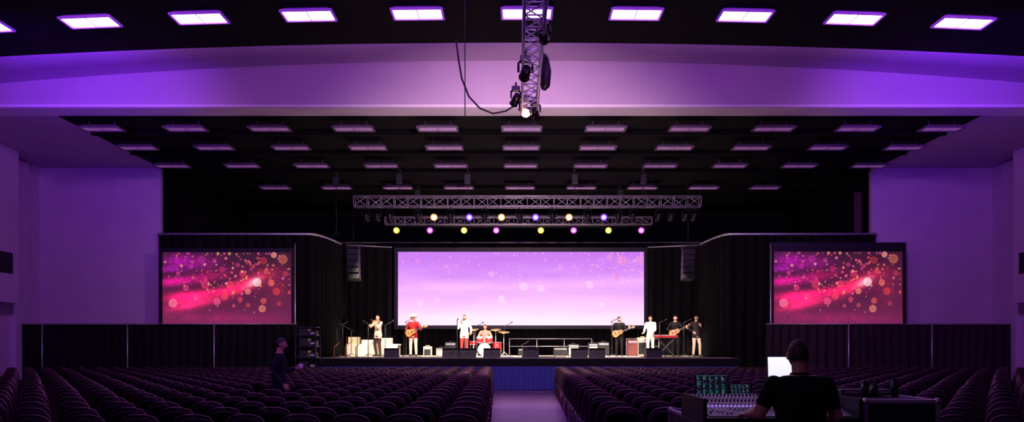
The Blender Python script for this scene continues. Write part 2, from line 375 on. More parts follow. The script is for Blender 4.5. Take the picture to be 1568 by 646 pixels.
def pinkscreen(U,V):
    A=lambda *c: np.array(c,float)
    t=V[...,None]; im=A(186,112,224)*(1-t)+A(252,194,252)*t
    n=vnoise(U,V,5,9,8)*.6+vnoise(U,V,14,30,9)*.4
    im=im+(n-.5)[...,None]*A(14,18,10)
    im+=G(U,V,.5,.45,1.5,.08,-.06)[...,None]*A(16,20,10)+G(U,V,.5,1.0,1.6,.35)[...,None]*A(8,34,5)
    rs=np.random.RandomState(5); cs=[(.91,.12,.07,(232,140,190)),(.86,.07,.04,(232,150,195)),(.985,.1,.05,(232,140,185)),(.89,.33,.05,(224,130,205)),(.83,.72,.035,(255,225,252)),(.42,.64,.05,(252,218,252)),(.51,.47,.06,(250,210,250)),(.09,.7,.045,(252,212,252)),(.78,.45,.05,(250,205,248)),(.16,.66,.035,(250,200,250)),(.58,.5,.05,(250,205,248)),(.38,.3,.04,(240,175,240)),(.08,.12,.04,(225,140,215)),(.2,.2,.03,(228,150,220)),(.66,.2,.035,(228,150,220))]
    for k in range(170):
        s=rs.rand(); cs.append((np.clip(rs.normal(.9,.08) if s<.45 else rs.rand(),.02,.99),np.clip(rs.normal(.25,.2),.02,.97),.006+.009*rs.rand(),(250,180,215)))
    for cx,cy,r,c in cs:
        d=np.sqrt(((U-cx)*3.3)**2+(V-cy)**2); m=(np.clip((r-d)/.012+.5,0,1)*.5)[...,None]; im=im*(1-m)+A(*c)*m
    return im
sm=vcol_mat('side_screen_picture',1.15); cm=vcol_mat('main_screen_picture',1.2)
S=30.0
screen('projection_screen',X(249,S),X(447,S),CH+(HY-495.5)*S/F,CH+(HY-386)*S/F,S,360,200,bokeh,sm,fr=.1,top=.14)
screen('projection_screen',X(1184,S),X(1382,S),CH+(HY-495.5)*S/F,CH+(HY-385)*S/F,S,360,200,bokeh,sm,fr=.1,top=.34)
D=37.0
screen('main_projection_screen',X(609.5,D),X(986,D),CH+(HY-498)*D/F,CH+(HY-385.5)*D/F,D,520,160,pinkscreen,cm,fr=.17,top=.2)
for x in(452.5,1179.5):
    mb=MB(); a=X(x,29.8); mb.cyl((a,29.75,0),(a,29.75,CH+(HY-373)*29.8/F),.026); mb.cyl((a,29.75,0.001),(a,29.75,.03),.2); mb.obj('drape_pole',[alu])
grille=M('speaker_grille',(30,30,34),.6,.3,noise=.3,ns=120)
for px in(541,1054):
    mb=MB(); x=X(px,32)
    for k in range(5): mb.box((x,32+.04*k,5.45-.25*k),(.48,.42,.235),0,rot=(-.06*k,0,0)); mb.box((x,31.78+.02*k,5.45-.25*k),(.44,.02,.2),1,rot=(-.06*k,0,0))
    mb.box((x,32.05,5.63),(.5,.5,.06),1); mb.cyl((x,32.05,5.6),(x,32.05,8.6),.012,n=6)
    mb.obj('line_array_speaker',[blackM,blackM],bevel=.01)
# ---------------- stage
deck=M('stage_deck',(225,212,198),0.45,noise=0.12,ns=3)
SZ=1.17
mb=MB(); mb.box((.4,33.2,SZ-.05),(15.4,9.2,.1),0)
for x in np.arange(-7,8.2,1.6):
    for y in (29,31,33,35,37): mb.box((x,y,(SZ-.1)/2),(.08,.08,SZ-.1),1)
mb.obj('stage_platform',[deck,steel])
drape('stage_skirt',[(-7.3,28.52),(8.1,28.52)],0.02,.89,drapeBlue,amp=.045,wl=.2)
mb=MB(); mb.box((.4,28.52,1.02),(15.5,.1,.26)); mb.box((.4,28.47,1.16),(15.5,.03,.02),1); mb.obj('stage_valance',[drapeB,steel])
def tf(loc,rz): return Matrix.Translation(Vector(loc))@Matrix.Rotation(rz,4,'Z')
for px,d,w in((690,29.5,.62),(716,29.3,.62),(753,29.3,.62),(812,29.3,.6),(887,29.3,.62),(914,29.5,.6),(1000,29.6,.6),(600,29.7,.55)):
    mb=MB(); mb.T=tf((X(px,d),d,SZ),random.uniform(-.15,.15))@Matrix(((0,0,1,0),(1,0,0,0),(0,1,0,0),(0,0,0,1)))
    mb.prism([(-.22,0),(.26,0),(.26,.1),(-.02,.36),(-.16,.36),(-.22,.28)],-w/2,w/2,0)
    mb.prism([(.262,.11),(.0,.355),(.01,.365),(.272,.12)],-w/2+.03,w/2-.03,1)
    mb.box((-.225,.18,0),(.01,.05,.16),1)
    mb.obj('stage_monitor_speaker',[blackM,grille],bevel=.012)
def railing(x0,x1,y,z,h=.78,step=1.1):
    mb=MB()
    for hh in (h,h*.55): mb.cyl((x0,y,z+hh),(x1,y,z+hh),.018,n=8)
    n=max(1,round((x1-x0)/step))
    for k in range(n+1): xx=x0+(x1-x0)*k/n; mb.cyl((xx,y,z),(xx,y,z+h),.018,n=8)
    mb.obj('stage_railing',[alu])
railing(X(780,36.4),X(906,36.4),36.4,SZ); railing(X(960,36),X(1010,36),36.2,SZ)
mb=MB()
for k in range(6):
    mb.box((-7.75-.27*(5-k)+.26, 29.2, .19*(k+1)-.03),(.3,1.0,.05),0); mb.box((-7.75-.27*(5-k)+.26,29.2,.19*(k+1)-.1),(.04,.9,.15),0)
for yy in(28.72,29.68):
    a=Vector((-9.1,yy,0.0));b=Vector((-7.38,yy,SZ))
    mb.tube([a+Vector((0,0,.05)),a+Vector((0,0,.95)),b+Vector((0,0,.95)),b],.022,8,1); mb.cyl(a+Vector((0,0,.5)),b+Vector((0,0,.5)),.018,mi=1); mb.cyl(a+Vector((0,0,.1)),b+Vector((0,0,-.05)),.03,mi=1)
mb.obj('stage_stairs',[blackM,steel])
mb=MB()
for x in (-6.25,-5.85,-5.45):
    mb.tube([(x-.45,28.9,SZ),(x-.45,28.9,SZ+.4),(x,28.9,SZ+.8),(x,28.9,SZ)],.018,8)
mb.obj('handrail',[M('brass_rail',(190,130,80),.35,.8)])
mb=MB(); x0=X(456,28.0);x1=X(487,28.0)
for x in(x0,x1):
    for y in(27.7,28.3): mb.cyl((x,y,0),(x,y,2.3),.02,n=6)
for z in(.3,.8,1.2,1.6,2.0,2.28): mb.box(((x0+x1)/2,28.0,z),(x1-x0,.6,.03),0)
for z in(.45,.95,1.33,1.75,2.1): 
    mb.box(((x0+x1)/2-.1,28.0,z-.0),(.3,.45,.24),1); mb.box(((x0+x1)/2+.22,28.0,z-.04),(.22,.4,.18),1); mb.box(((x0+x1)/2+.22,27.79,z-.04),(.15,.02,.05),2)
mb.obj('equipment_rack',[steel,blackM,alu])
cloth=M('white_cloth',(235,225,205),.8,noise=.04); cream=M('cream_case',(225,205,170),.6)
mb=MB(); xa=X(532,34);xb=X(612,34); ty=34.1
mb.box(((xa+xb)/2,ty,SZ+.5),(xb-xa,.8,.06),0)
for k in range(int((xb-xa)/.1)): mb.box((xa+.05+k*.1,ty-.4+.02*(k%2),SZ+.25),(.1,.03,.5),0)
mb.box((xa+.3,ty-.1,SZ+.68),(.45,.4,.3),1); mb.box((xa+.9,ty-.1,SZ+.62),(.5,.45,.18),0); mb.box((xa+1.7,ty-.1,SZ+.66),(.5,.35,.26),1); mb.cyl((xa+1.25,ty-.2,SZ+.53),(xa+1.25,ty-.2,SZ+.8),.07,mi=0)
for x in(xa+.05,xb-.05):
    for y in(ty-.3,ty+.3): mb.cyl((x,y,SZ),(x,y,SZ+.5),.02)
mb.obj('draped_table',[cloth,cream],bevel=.01)
def amp(px,d,w,h,nm='guitar_amplifier',c=blackM,g=grille):
    mb=MB(); x=X(px,d); mb.box((x,d,SZ+h/2+.02),(w,.32,h),0); mb.box((x,d-.165,SZ+h*.42),(w-.08,.02,h*.66),1); mb.box((x,d-.165,SZ+h*.88),(w-.08,.02,h*.12),2)
    for k in range(5): mb.cyl((x-w*.3+k*w*.14,d-.17,SZ+h*.88),(x-w*.3+k*w*.14,d-.2,SZ+h*.88),.014,mi=0)
    for a in(-1,1): mb.cyl((x+a*w*.4,d,SZ),(x+a*w*.4,d,SZ+.03),.03)
    mb.tube([(x-.1,d,SZ+h+.02),(x-.08,d,SZ+h+.06),(x+.08,d,SZ+h+.06),(x+.1,d,SZ+h+.02)],.012,6); mb.obj(nm,[c,g,alu],bevel=.015)
redg=M('red_grille',(110,50,50),.7)
amp(655,34.3,.36,.4,c=cream); amp(908,34,.42,.55,g=cream); amp(968,34.6,.45,.7,c=redg,g=redg); amp(858,34.5,.6,.35); amp(878,35,.5,.5,g=cream)
amp(676,35,.5,.35,g=cream); amp(1085,34.1,.4,.6); amp(1098,34.4,.35,.9); amp(984,35,.5,.8,c=cream); amp(924,35.5,.5,.6); amp(805,35.8,.7,.3); amp(690,36,.5,.6)
def mic(px,d,h,boom=0,rz=0):
    mb=MB(); x=X(px,d)
    for k in range(3):
        a=k*2.094+rz; mb.cyl((x,d,SZ+.12),(x+.28*math.cos(a),d+.28*math.sin(a),SZ+.01),.012,n=6)
    mb.cyl((x,d,SZ+.1),(x,d,SZ+h),.014,n=6); e=Vector((x+boom,d,SZ+h+abs(boom)*.5)); mb.cyl((x-boom*.3,d,SZ+h-.1*abs(boom)),e,.012,n=6)
    mb.cyl(e,e+Vector((.04,-.14,.03)),.016,.02,n=8); mb.ell(e+Vector((.045,-.16,.035)),(.032,.032,.032),1)
    mb.obj('microphone_stand',[steel,steel])
for a in((622,32.6,1.45,.2),(564,32.6,1.35,-.2),(700,32,1.5,0),(772,34.6,1.3,.3),(937,32.3,1.45,.2),(1010,32.3,1.4,.2),(525,33,1.3,-.4),(538,33,1.1,-.5),(1047,32.3,1.4,.2),(516,32.4,1.2,.4),(800,34,.5,.2),(728,34.9,1.3,.3),(590,32.3,1.3,.3)): mic(*a)
mb=MB()
for k in range(14):
    x=random.uniform(-6.5,7); y=random.uniform(29.8,31.5); pts_=[]
    for j in range(8): pts_.append((x,y,SZ+.012)); x+=random.uniform(-.1,.5); y+=random.uniform(-.25,.3); y=max(y,29.75)
    pts_=[p for p in pts_ if p[0]<7.9]
    if len(pts_)>1: mb.tube(pts_,.012,5)
mb.obj('stage_cables',[rubber])
# drum kit
red=M('drum_red',(200,40,50),.25); kred=M('keyboard_red',(140,26,36),.35); head=M('drum_head',(240,235,225),.5); brass=M('cymbal_brass',(200,165,90),.3,.8,noise=.05)
DX=X(742,34.6);DY=34.6
mb=MB()
def drum(c,ax,r,l):
    c=Vector(c);ax=Vector(ax).normalized(); mb.cyl(c-ax*l/2,c+ax*l/2,r,n=24,mi=0); mb.cyl(c-ax*(l/2+.012),c-ax*(l/2-.01),r*1.04,n=24,mi=2); mb.cyl(c+ax*(l/2-.01),c+ax*(l/2+.012),r*1.04,n=24,mi=2)
    mb.cyl(c-ax*(l/2+.014),c-ax*(l/2+.013),r*.97,n=24,mi=1,sm=False); mb.cyl(c+ax*(l/2+.013),c+ax*(l/2+.014),r*.97,n=24,mi=1,sm=False)
drum((DX,DY-.1,SZ+.29),(0,-1,0),.28,.4); drum((DX-.2,DY-.15,SZ+.72),(0,-.3,1),.15,.2); drum((DX+.2,DY-.15,SZ+.72),(0,-.3,1),.16,.22)
drum((DX+.55,DY+.25,SZ+.42),(0,0,1),.2,.38); drum((DX-.5,DY+.2,SZ+.58),(0,0,1),.18,.14)
for a in(-1,1): mb.cyl((DX+a*.2,DY-.15,SZ+.65),(DX+a*.05,DY-.1,SZ+.5),.015,mi=2); mb.cyl((DX+a*.24,DY-.25,SZ+.2),(DX+a*.36,DY-.35,SZ),.012,mi=2)
for cx,cy,h,r in((-.75,-.1,1.0,.24),(.85,-.1,1.05,.26),(-.45,-.35,1.15,.22),(.5,-.3,1.15,.24),(-.9,.3,.8,.2)):
    p=Vector((DX+cx,DY+cy,SZ)); mb.cyl(p,p+Vector((0,0,h)),.012,mi=2)
    for k in range(3): an=k*2.09; mb.cyl(p+Vector((0,0,.2)),p+Vector((.22*math.cos(an),.22*math.sin(an),0)),.01,mi=2,n=6)
    tl=random.uniform(-.15,.15); ax=Vector((tl,-.22,1)).normalized(); t_=p+Vector((0,0,h))
    mb.tube([t_-ax*.004,t_,t_+ax*.012,t_+ax*.03],[r*.99,r,r*.35,.03],20,3,up=(1,0,0))
for cx,cy in((.55,.25),(-.5,.2)):
    for k in range(3): an=k*2.09+.5; mb.cyl((DX+cx+.15*math.cos(an),DY+cy+.15*math.sin(an),SZ+.5),(DX+cx+.2*math.cos(an),DY+cy+.2*math.sin(an),SZ),.01,mi=2,n=6)
mb.obj('drum_kit',[red,head,alu,brass])
mb=MB(); mb.cyl((DX,DY+.62,SZ+.44),(DX,DY+.62,SZ+.52),.18,n=20); mb.cyl((DX,DY+.62,SZ+.1),(DX,DY+.62,SZ+.45),.02,mi=1)
for k in range(3): an=k*2.09; mb.cyl((DX,DY+.62,SZ+.2),(DX+.22*math.cos(an),DY+.62+.22*math.sin(an),SZ),.012,mi=1)
mb.obj('drum_stool',[blackM,alu])
mb=MB(); kx=X(1019,33);ky=32.95
mb.box((kx,ky,SZ+.84),(.95,.34,.1),0)
for k in range(28): mb.box((kx-.43+k*.032,ky+.08,SZ+.897),(.029,.15,.014),1)
for k in range(27):
    if k%7 not in(2,6): mb.box((kx-.414+k*.032,ky+.045,SZ+.91),(.016,.08,.014),2)
for yy in(-.12,.12): mb.cyl((kx-.4,ky+yy,SZ),(kx+.4,ky+yy,SZ+.8),.018,mi=3); mb.cyl((kx+.4,ky+yy,SZ),(kx-.4,ky+yy,SZ+.8),.018,mi=3)
mb.obj('keyboard_on_stand',[kred,white,blackM,steel],bevel=.005)
# ---------------- people
skin=M('skin',(205,150,125),.5,noise=.05)
def lerp(a,b,t): return Vector(a)*(1-t)+Vector(b)*t
def hand(mb,w,d,nrm,side,curl,mi,s=1.0):
    d=Vector(d).normalized(); nrm=Vector(nrm); nrm=(nrm-d*nrm.dot(d)).normalized(); sd=d.cross(nrm)*side
    mb.tube([w-d*.02*s,w+d*.01*s,w+d*.045*s,w+d*.085*s,w+d*.095*s],[.026*s,.030*s,.040*s,.038*s,.028*s],12,mi,flat=.42,up=nrm)
    lens=[.072,.08,.075,.058]
    for k in range(4):
        o=sd*((1.5-k)*.019*s); base=w+d*.08*s+o; L=lens[k]*s; pts=[w+d*.06*s+o*.9,base]; a=0;p=base
        for j,fr in enumerate((.45,.32,.23)):
            a+=curl*(.7,1.0,.8)[j]; dd=d*math.cos(a)+nrm*math.sin(a); p=p+dd*L*fr; pts.append(p)
        mb.tube(pts,[.0095*s,.0095*s,.0088*s,.008*s,.0055*s],7,mi)
    b=w+d*.02*s+sd*.028*s; dd=(d*.7+sd*.65+nrm*.25).normalized(); p1=b+dd*.035*s; p2=p1+(dd*.7+d*.4+nrm*curl*.5).normalized()*.03*s; p3=p2+(d*.7+nrm*curl*.8).normalized()*.02*s
    mb.tube([b-dd*.015*s,b,p1,p2,p3],[.012*s,.013*s,.011*s,.0095*s,.006*s],8,mi)
def headmesh(mb,c,yaw,pitch,mi_skin,mi_hair,mi_dark,hair='short',s=1.0,beard=False,hat=None):
    T0=mb.T; mb.T=T0@Matrix.Translation(c)@Matrix.Rotation(yaw,4,'Z')@Matrix.Rotation(pitch,4,'X')@Matrix.Scale(s,4)
    nu,nv=32,24
    def df(x,y,z,k=1.0):
        X_=.075*x;Y_=.094*y;Z_=.116*z
        if z<0: X_*=1-.30*(-z)**1.3
        if z<0 and y<0: Y_*=1-.38*(-z)
        if y>0 and z<-.2: Y_*=1-.05*(-z)
        if y>0:
            Y_+=.024*math.exp(-((x/.17)**2+((z+.16)/.17)**2)) +.008*math.exp(-((x/.12)**2+((z-.02)/.2)**2))
            Y_-=.010*(math.exp(-(((abs(x)-.38)/.17)**2+((z-.06)/.12)**2)))
            Y_+=.005*math.exp(-((z-.25)/.1)**2)*(y**2)
            Y_+=.007*math.exp(-((x/.25)**2+((z+.48)/.08)**2))+.008*math.exp(-((x/.3)**2+((z+.82)/.15)**2))
        return (X_*k,Y_*k,Z_*k)
    def shell(k,keep,mi,lump=0):
        vs=[];fs=[]
        for j in range(nv+1):
            ph=-math.pi/2+math.pi*j/nv
            for i in range(nu):
                th=2*math.pi*i/nu; x,y,z=math.cos(ph)*math.cos(th),math.cos(ph)*math.sin(th),math.sin(ph)
                kk=k+lump*math.sin(7*th+3*z)*.5
                vs.append(df(x,y,z,kk))
        for j in range(nv):
            ph=-math.pi/2+math.pi*(j+.5)/nv
            for i in range(nu):
                th=2*math.pi*(i+.5)/nu; x,y,z=math.cos(ph)*math.cos(th),math.cos(ph)*math.sin(th),math.sin(ph)
                if keep(x,y,z): a=j*nu+i;b=j*nu+(i+1)%nu; fs.append((a,b,b+nu,a+nu))
        mb.add(vs,fs,mi,True)
    shell(1,lambda x,y,z:True,mi_skin)
    def hk(x,y,z):
        if y>.25: return z>.52-.1*abs(x)
        if y>-.1: return z>.12+.3*(y+.1)/.35 or (abs(x)>.8 and z>-.05 and y<.12)
        return z>(-.35 if hair=='short' else -.9)
    if hair!='bald': shell(1.045 if hair=='short' else 1.09,hk,mi_hair,.02)
    if hair=='long':
        mb.tube([(0,-.04,.05),(0,-.065,-.06),(0,-.07,-.14),(0,-.06,-.2)],[.085,.085,.075,.03],14,mi_hair,flat=.6,up=(0,1,0))
    if beard: shell(1.04,lambda x,y,z:z<-.42 and y>-.15 and not(abs(x)<.2 and -.54<z<-.42),mi_hair,.02)
    for a in(-1,1):
        mb.ell((a*.029,.083,.009),(.012,.008,.007),mi_dark+1,8,6); mb.ell((a*.029,.0895,.009),(.0055,.003,.0055),mi_dark,8,6)
        mb.tube([(a*.015,.0935,.027),(a*.03,.093,.031),(a*.045,.084,.026)],.003,5,mi_hair if hair!='bald' else mi_dark)
        mb.ell((a*.078,-.006,-.004),(.009,.019,.031),mi_skin,8,8,rot=(0,0,a*-.35)); mb.ell((a*.082,-.004,.0),(.006,.011,.018),mi_skin,8,6)
    mb.tube([(-.022,.0885,-.056),(-.008,.096,-.054),(.008,.096,-.054),(.022,.0885,-.056)],[.002,.005,.005,.002],6,mi_dark+2)
    if hat is not None:
        mb.tube([(0,-.0,.055),(0,-.005,.06),(0,-.005,.065)],[.165,.17,.165],24,hat); mb.tube([(0,-.005,.06),(0,-.005,.12),(0,-.005,.165),(0,-.005,.175)],[.098,.093,.08,.05],20,hat)
        mb.tube([(0,-.005,.064),(0,-.005,.085)],[.1,.099],20,mi_dark)
    mb.T=T0
eyew=M('eye_white',(230,225,220),.3,noise=0); eyed=M('eye_dark',(25,18,15),.3,noise=0); lip=M('lip',(150,75,70),.5,noise=0)
def person(name,loc,rz,top,pants,hair,pose={},scale=1.0,bulk=1.0,sleeve=1.0,hairstyle='short',beard=False,hat=None,shoes=(25,20,18),voxel=.014,extras=None,look=(0,0),jacket=False,skinm=skin,collar=None):
    J=dict(pel=(0,0,.95),neck=(0,.0,1.47),Rel=(.25,-.04,1.14),Rwr=(.27,.08,.9),Lel=(-.25,-.04,1.14),Lwr=(-.27,.08,.9),
      Rkn=(.11,.03,.5),Ran=(.12,-.02,.09),Lkn=(-.11,.03,.5),Lan=(-.12,-.02,.09),shw=.185,Rcurl=.35,Lcurl=.35,Rn=None,Ln=None,Rd=None,Ld=None,Rtoe=None,Ltoe=None)
    J.update(pose); V=Vector
    pel=V(J['pel']);neck=V(J['neck']);ax=(neck-pel)
    shR=neck+V((J['shw'],0,-.055)); shL=neck+V((-J['shw'],0,-.055)); hipR=pel+V((.09,0,-.04)); hipL=pel+V((-.09,0,-.04))
    b=MB()
    rings=[(-.2,.10,.085),(-.15,.155,.115),(0,.168,.122),(.12,.158,.112),(.25,.148,.105),(.45,.158,.112),(.65,.176,.12),(.8,.178,.118),(.9,.145,.1),(.97,.09,.08),(1.04,.06,.06)]
    vs=[];fs=[];n=20
    for t,rx,ry in rings:
        c=pel+ax*t
        for k in range(n):
            an=2*math.pi*k/n; vs.append(c+V((rx*bulk*math.cos(an),ry*bulk*math.sin(an),0)))
    for i in range(len(rings)-1):
        for k in range(n): a=i*n+k;bb=i*n+(k+1)%n; fs.append((a,bb,bb+n,a+n))
    fs.append(tuple(range(n-1,-1,-1))); fs.append(tuple((len(rings)-1)*n+k for k in range(n)))
    b.add(vs,fs)
    hd=V(J.get('head',neck+V((0,.025,.165))))
    b.tube([neck-V((0,0,.05)),neck+V((0,.0,.03)),lerp(neck,hd,.75)],[.07,.057,.055],12)
    bones=[]
    def limb(pts,rs,labels):
        q=[];r=[]
        for i in range(len(pts)-1):
            for t in (0,.33,.66):
                rr=rs[i]*(1-t)+rs[i+1]*t
                if t==.33: rr*=1.07
                q.append(lerp(pts[i],pts[i+1],t)); r.append(rr*(bulk**.5))
            bones.append((pts[i],pts[i+1],labels[i]))
        q.append(V(pts[-1])); r.append(rs[-1]*bulk**.5)
        b.tube(q,r,12)
        for i,p in enumerate(pts): rr=rs[i]*bulk**.5*.99; b.ell(p,(rr,rr,rr),0,12,8)
    Rel,Rwr,Lel,Lwr=[V(J[k]) for k in('Rel','Rwr','Lel','Lwr')]; Rkn,Ran,Lkn,Lan=[V(J[k]) for k in('Rkn','Ran','Lkn','Lan')]
    cuff=1.25 if sleeve>=1 else 1.0
    limb([shR,Rel,Rwr],[.066,.048,.029*cuff],['ua','fa']); limb([shL,Lel,Lwr],[.066,.048,.029*cuff],['ua','fa'])
    limb([hipR,Rkn,Ran],[.095,.064,.05],['th','sh']); limb([hipL,Lkn,Lan],[.095,.064,.05],['th','sh'])
    b.ell(lerp(neck,pel,.1)+V((.09,0,0)),(.11,.075,.07)); b.ell(lerp(neck,pel,.1)+V((-.09,0,0)),(.11,.075,.07))
    for an,toe in((Ran,J['Rtoe']),(Lan,J['Ltoe'])):
        t=V(toe) if toe else an+V((.02 if an.x>0 else -.02,.17,-.05))
        b.tube([an+V((0,-.06,-.045)),an+V((0,-.03,-.04)),lerp(an,t,.5)+V((0,0,-.01)),t,t+(t-an).normalized()*.03],[.03,.042,.043,.04,.02],10); bones.append((an+V((0,-.06,-.05)),t,'ft'))
    if jacket:
        vs=[];fs=[]
        for t,rx,ry in[(-.02,.12,.1),(-.17,.19,.145),(-.16,.195,.15),(.1,.175,.13),(.3,.165,.12),(.4,.1,.1)]:
            c=pel+ax*t
            for k in range(n): an=2*math.pi*k/n; vs.append(c+V((rx*bulk*math.cos(an),ry*bulk*math.sin(an),0)))
        for i in range(5):
            for k in range(n): a=i*n+k;bb=i*n+(k+1)%n; fs.append((a,bb,bb+n,a+n))
        fs.append(tuple(range(n-1,-1,-1))); fs.append(tuple(5*n+k for k in range(n)))
        b.add(vs,fs)
    tmp=b.obj('tmp',[]); r=tmp.modifiers.new('r','REMESH'); r.mode='VOXEL'; r.voxel_size=voxel; r.use_smooth_shade=True
    sm_=tmp.modifiers.new('s','SMOOTH'); sm_.iterations=4; sm_.factor=.5
    dg=bpy.context.evaluated_depsgraph_get(); me=bpy.data.meshes.new_from_object(tmp.evaluated_get(dg))
    out=MB(); vv=[v.co.copy() for v in me.vertices]
    out.v=[tuple(v) for v in vv]
    waist=pel.z+ (.02 if not jacket else -.17)
    for p in me.polygons:
        c=p.center; best=1e9;lab='to';tt=0
        for a,bb,l in bones:
            d=bb-a; t=max(0,min(1,(c-a).dot(d)/d.dot(d))); dist=(c-(a+d*t)).length-(.05 if l in('th',) else .03)
            if dist<best: best=dist;lab=l;tt=t
        t=max(0,min(1.05,(c-pel).dot(ax)/ax.dot(ax))); dist=(c-(pel+ax*t)).length-.11
        if dist<best and lab not in('ft',): lab='to'
        mi=0
        if lab=='to':
            tz=(c-pel).dot(ax)/ax.dot(ax)
            mi=1 if tz>1.02 else (2 if tz<(.03 if not jacket else -.17) else 0)
        elif lab=='ua': mi=0 if tt<(1 if sleeve>=.5 else sleeve*2) else 1
        elif lab=='fa': mi=0 if (sleeve>=1 and tt<.97) else 1
        elif lab in('th','sh'): mi=2 if not(jacket and c.z>waist) else 0
        elif lab=='ft': mi=3
        out.f.append(tuple(p.vertices)); out.m.append(mi); out.s.append(True)
    bpy.data.objects.remove(tmp); bpy.data.meshes.remove(me)
    for w,e,side,cu,nn,dd in((Rwr,Rel,1,J['Rcurl'],J['Rn'],J['Rd']),(Lwr,Lel,-1,J['Lcurl'],J['Ln'],J['Ld'])):
        d=V(dd) if dd else (w-e).normalized(); nrm=V(nn) if nn else V((-side,0,-.2))
        sd=d.cross(nrm); s_=1 if sd.dot(V((0,.8,.6)))>0 else -1
        hand(out,w,d,nrm,s_,cu,1,1.0)
    headmesh(out,hd,look[0],look[1],1,4,5,hairstyle,1.0,beard,8 if hat else None)
    if collar:
        out.tube([neck+V((0,0,-.01)),neck+V((0,.002,.035))],[.075*bulk**.5,.066],16,0,cap=False)
    if extras: extras(out)
    mats=[M(name+'_top',top,.75,noise=.12,ns=14),skinm,M(name+'_trousers',pants,.8,noise=.12,ns=14),M(name+'_shoes',shoes,.5),M(name+'_hair',hair,.6,noise=.3,ns=40),eyed,eyew,lip,M(name+'_hat',hat or (90,70,50),.7),M('guitar_wood',(200,120,60),.3),blackM,alu]
    o=out.obj(name,mats,loc=loc,rot=(0,0,rz)); o.scale=(scale,)*3
    return o
PI=math.pi
def guitar_outline(s=1):
    pts=[]
    for k in range(36):
        a=2*PI*k/36; r=.2+.035*math.cos(2*a)+.02*math.cos(3*a)
        x=r*math.cos(a)*1.05;y=r*math.sin(a)*(.82-.12*math.cos(a)+ -.12*math.exp(-((x-.03)/.07)**2)); pts.append((x*s,y*s))
    return pts
def mkguitar(c,nd,front,bodymat=9,acoustic=False):
    def f(mb):
        T0=mb.T; mb.T=T0@frame(Vector(c),nd,front); th=.05 if acoustic else .025
        mb.prism(guitar_outline(),-th,th,bodymat)
        mb.cyl((.06,0,th),(.06,0,th+.003),.045,n=16,mi=10); mb.box((-.08,0,th+.008),(.03,.1,.014),10)
        mb.box((.42,0,th-.005),(.52,.045,.028),10); mb.box((.73,.0,th-.012),(.15,.075,.02),bodymat)
        for k in range(6): mb.cyl((.69+.025*(k//2),.05 if k%2 else -.05,th-.012),(.69+.025*(k//2),.03 if k%2 else -.03,th-.012),.008,mi=11,n=6)
        for k in range(6): mb.box((.3,-.015+.006*k,th+.012),(.78,.0012,.0012),11)
        mb.T=T0
        V=Vector; cc=V(c); n=V(nd).normalized()
        mb.tube([cc+n*.2+V((0,0,.02)),V((-.15,.15,1.36)),V((-.1,.02,1.53)),V((.02,-.14,1.42)),V((.2,-.13,1.1)),cc-n*.2],[.02]*6,6,10,flat=.25)
    return f
gpose=dict(Rel=(.33,-.03,1.16),Rwr=(.17,.2,1.08),Rn=(0,-1,-.3),Rd=(-.8,.25,-.2),Rcurl=.5,Lel=(-.33,.08,1.13),Lwr=(-.43,.28,1.22),Ld=(-.3,.2,.9),Ln=(.4,-1,0),Lcurl=1.0)
gc=(.08,.19,1.02); gn=(-.86,.12,.33); gf=(.1,1,.05)
dS=33.4
def sp(px,d=dS): return (X(px,d),d,SZ)
person('violinist',sp(579,33.1),PI*.8,(225,205,175),(60,40,35),(50,30,22),dict(Rel=(.33,.12,1.25),Rwr=(.12,.36,1.33),Rn=(-.3,-.3,-1),Rd=(-.8,.4,0),Rcurl=.8,Lel=(-.22,.2,1.2),Lwr=(-.24,.44,1.4),Ld=(.1,.2,1),Ln=(1,-.3,0),Lcurl=1.1,Rkn=(.12,.08,.5)),hairstyle='short',
   extras=lambda mb:[mb.ell((-.17,.2,1.5),(.1,.17,.03),9,14,8,rot=(.1,0,.25)),mb.tube([(-.2,.33,1.5),(-.28,.62,1.52)],[.012,.009],6,10),mb.ell((-.285,.64,1.52),(.015,.025,.015),9,8,6),mb.tube([(.2,.3,1.36),(-.45,.5,1.56)],.006,5,9)],look=(.3,.05),jacket=True)
person('guitarist',sp(633),PI*.98,(150,30,38),(205,190,170),(60,40,30),gpose,hat=(235,225,210),jacket=True,extras=mkguitar(gc,gn,gf,9,True),look=(.2,-.1))
person('singer',sp(711,33),PI*.95,(250,248,240),(170,60,60),(70,40,28),dict(Rel=(.24,.1,1.18),Rwr=(.1,.2,1.38),Rd=(-.3,.1,1),Rn=(-.6,.5,0),Rcurl=1.1,Lel=(-.3,.0,1.15),Lwr=(-.33,.2,1.0)),jacket=True,beard=True,look=(0,.05),
   extras=lambda mb:[mb.cyl((.06,.24,1.4),(.045,.2,1.53),.013,.017,mi=10,n=8),mb.ell((.042,.19,1.55),(.028,.028,.03),11)])
person('drummer',(DX,DY+.62,SZ-.37),PI,(205,130,120),(50,40,50),(45,28,20),dict(pel=(0,0,.98),neck=(0,.05,1.5),Rel=(.3,.12,1.22),Rwr=(.2,.36,1.18),Rcurl=1.0,Lel=(-.3,.12,1.22),Lwr=(-.2,.36,1.15),Lcurl=1.0,Rkn=(.26,.38,.9),Ran=(.24,.4,.46),Lkn=(-.26,.38,.9),Lan=(-.24,.4,.46)),sleeve=.3,
   extras=lambda mb:[mb.cyl((.2,.42,1.14),(.05,.78,1.2),.007,.005,mi=9,n=6),mb.cyl((-.2,.42,1.11),(-.3,.8,1.12),.007,.005,mi=9,n=6)])
person('guitarist',sp(948),PI*.97,(22,18,24),(26,22,28),(40,28,24),dict(gpose),scale=.97,jacket=True,beard=True,extras=mkguitar(gc,gn,gf,9),look=(.3,-.15))
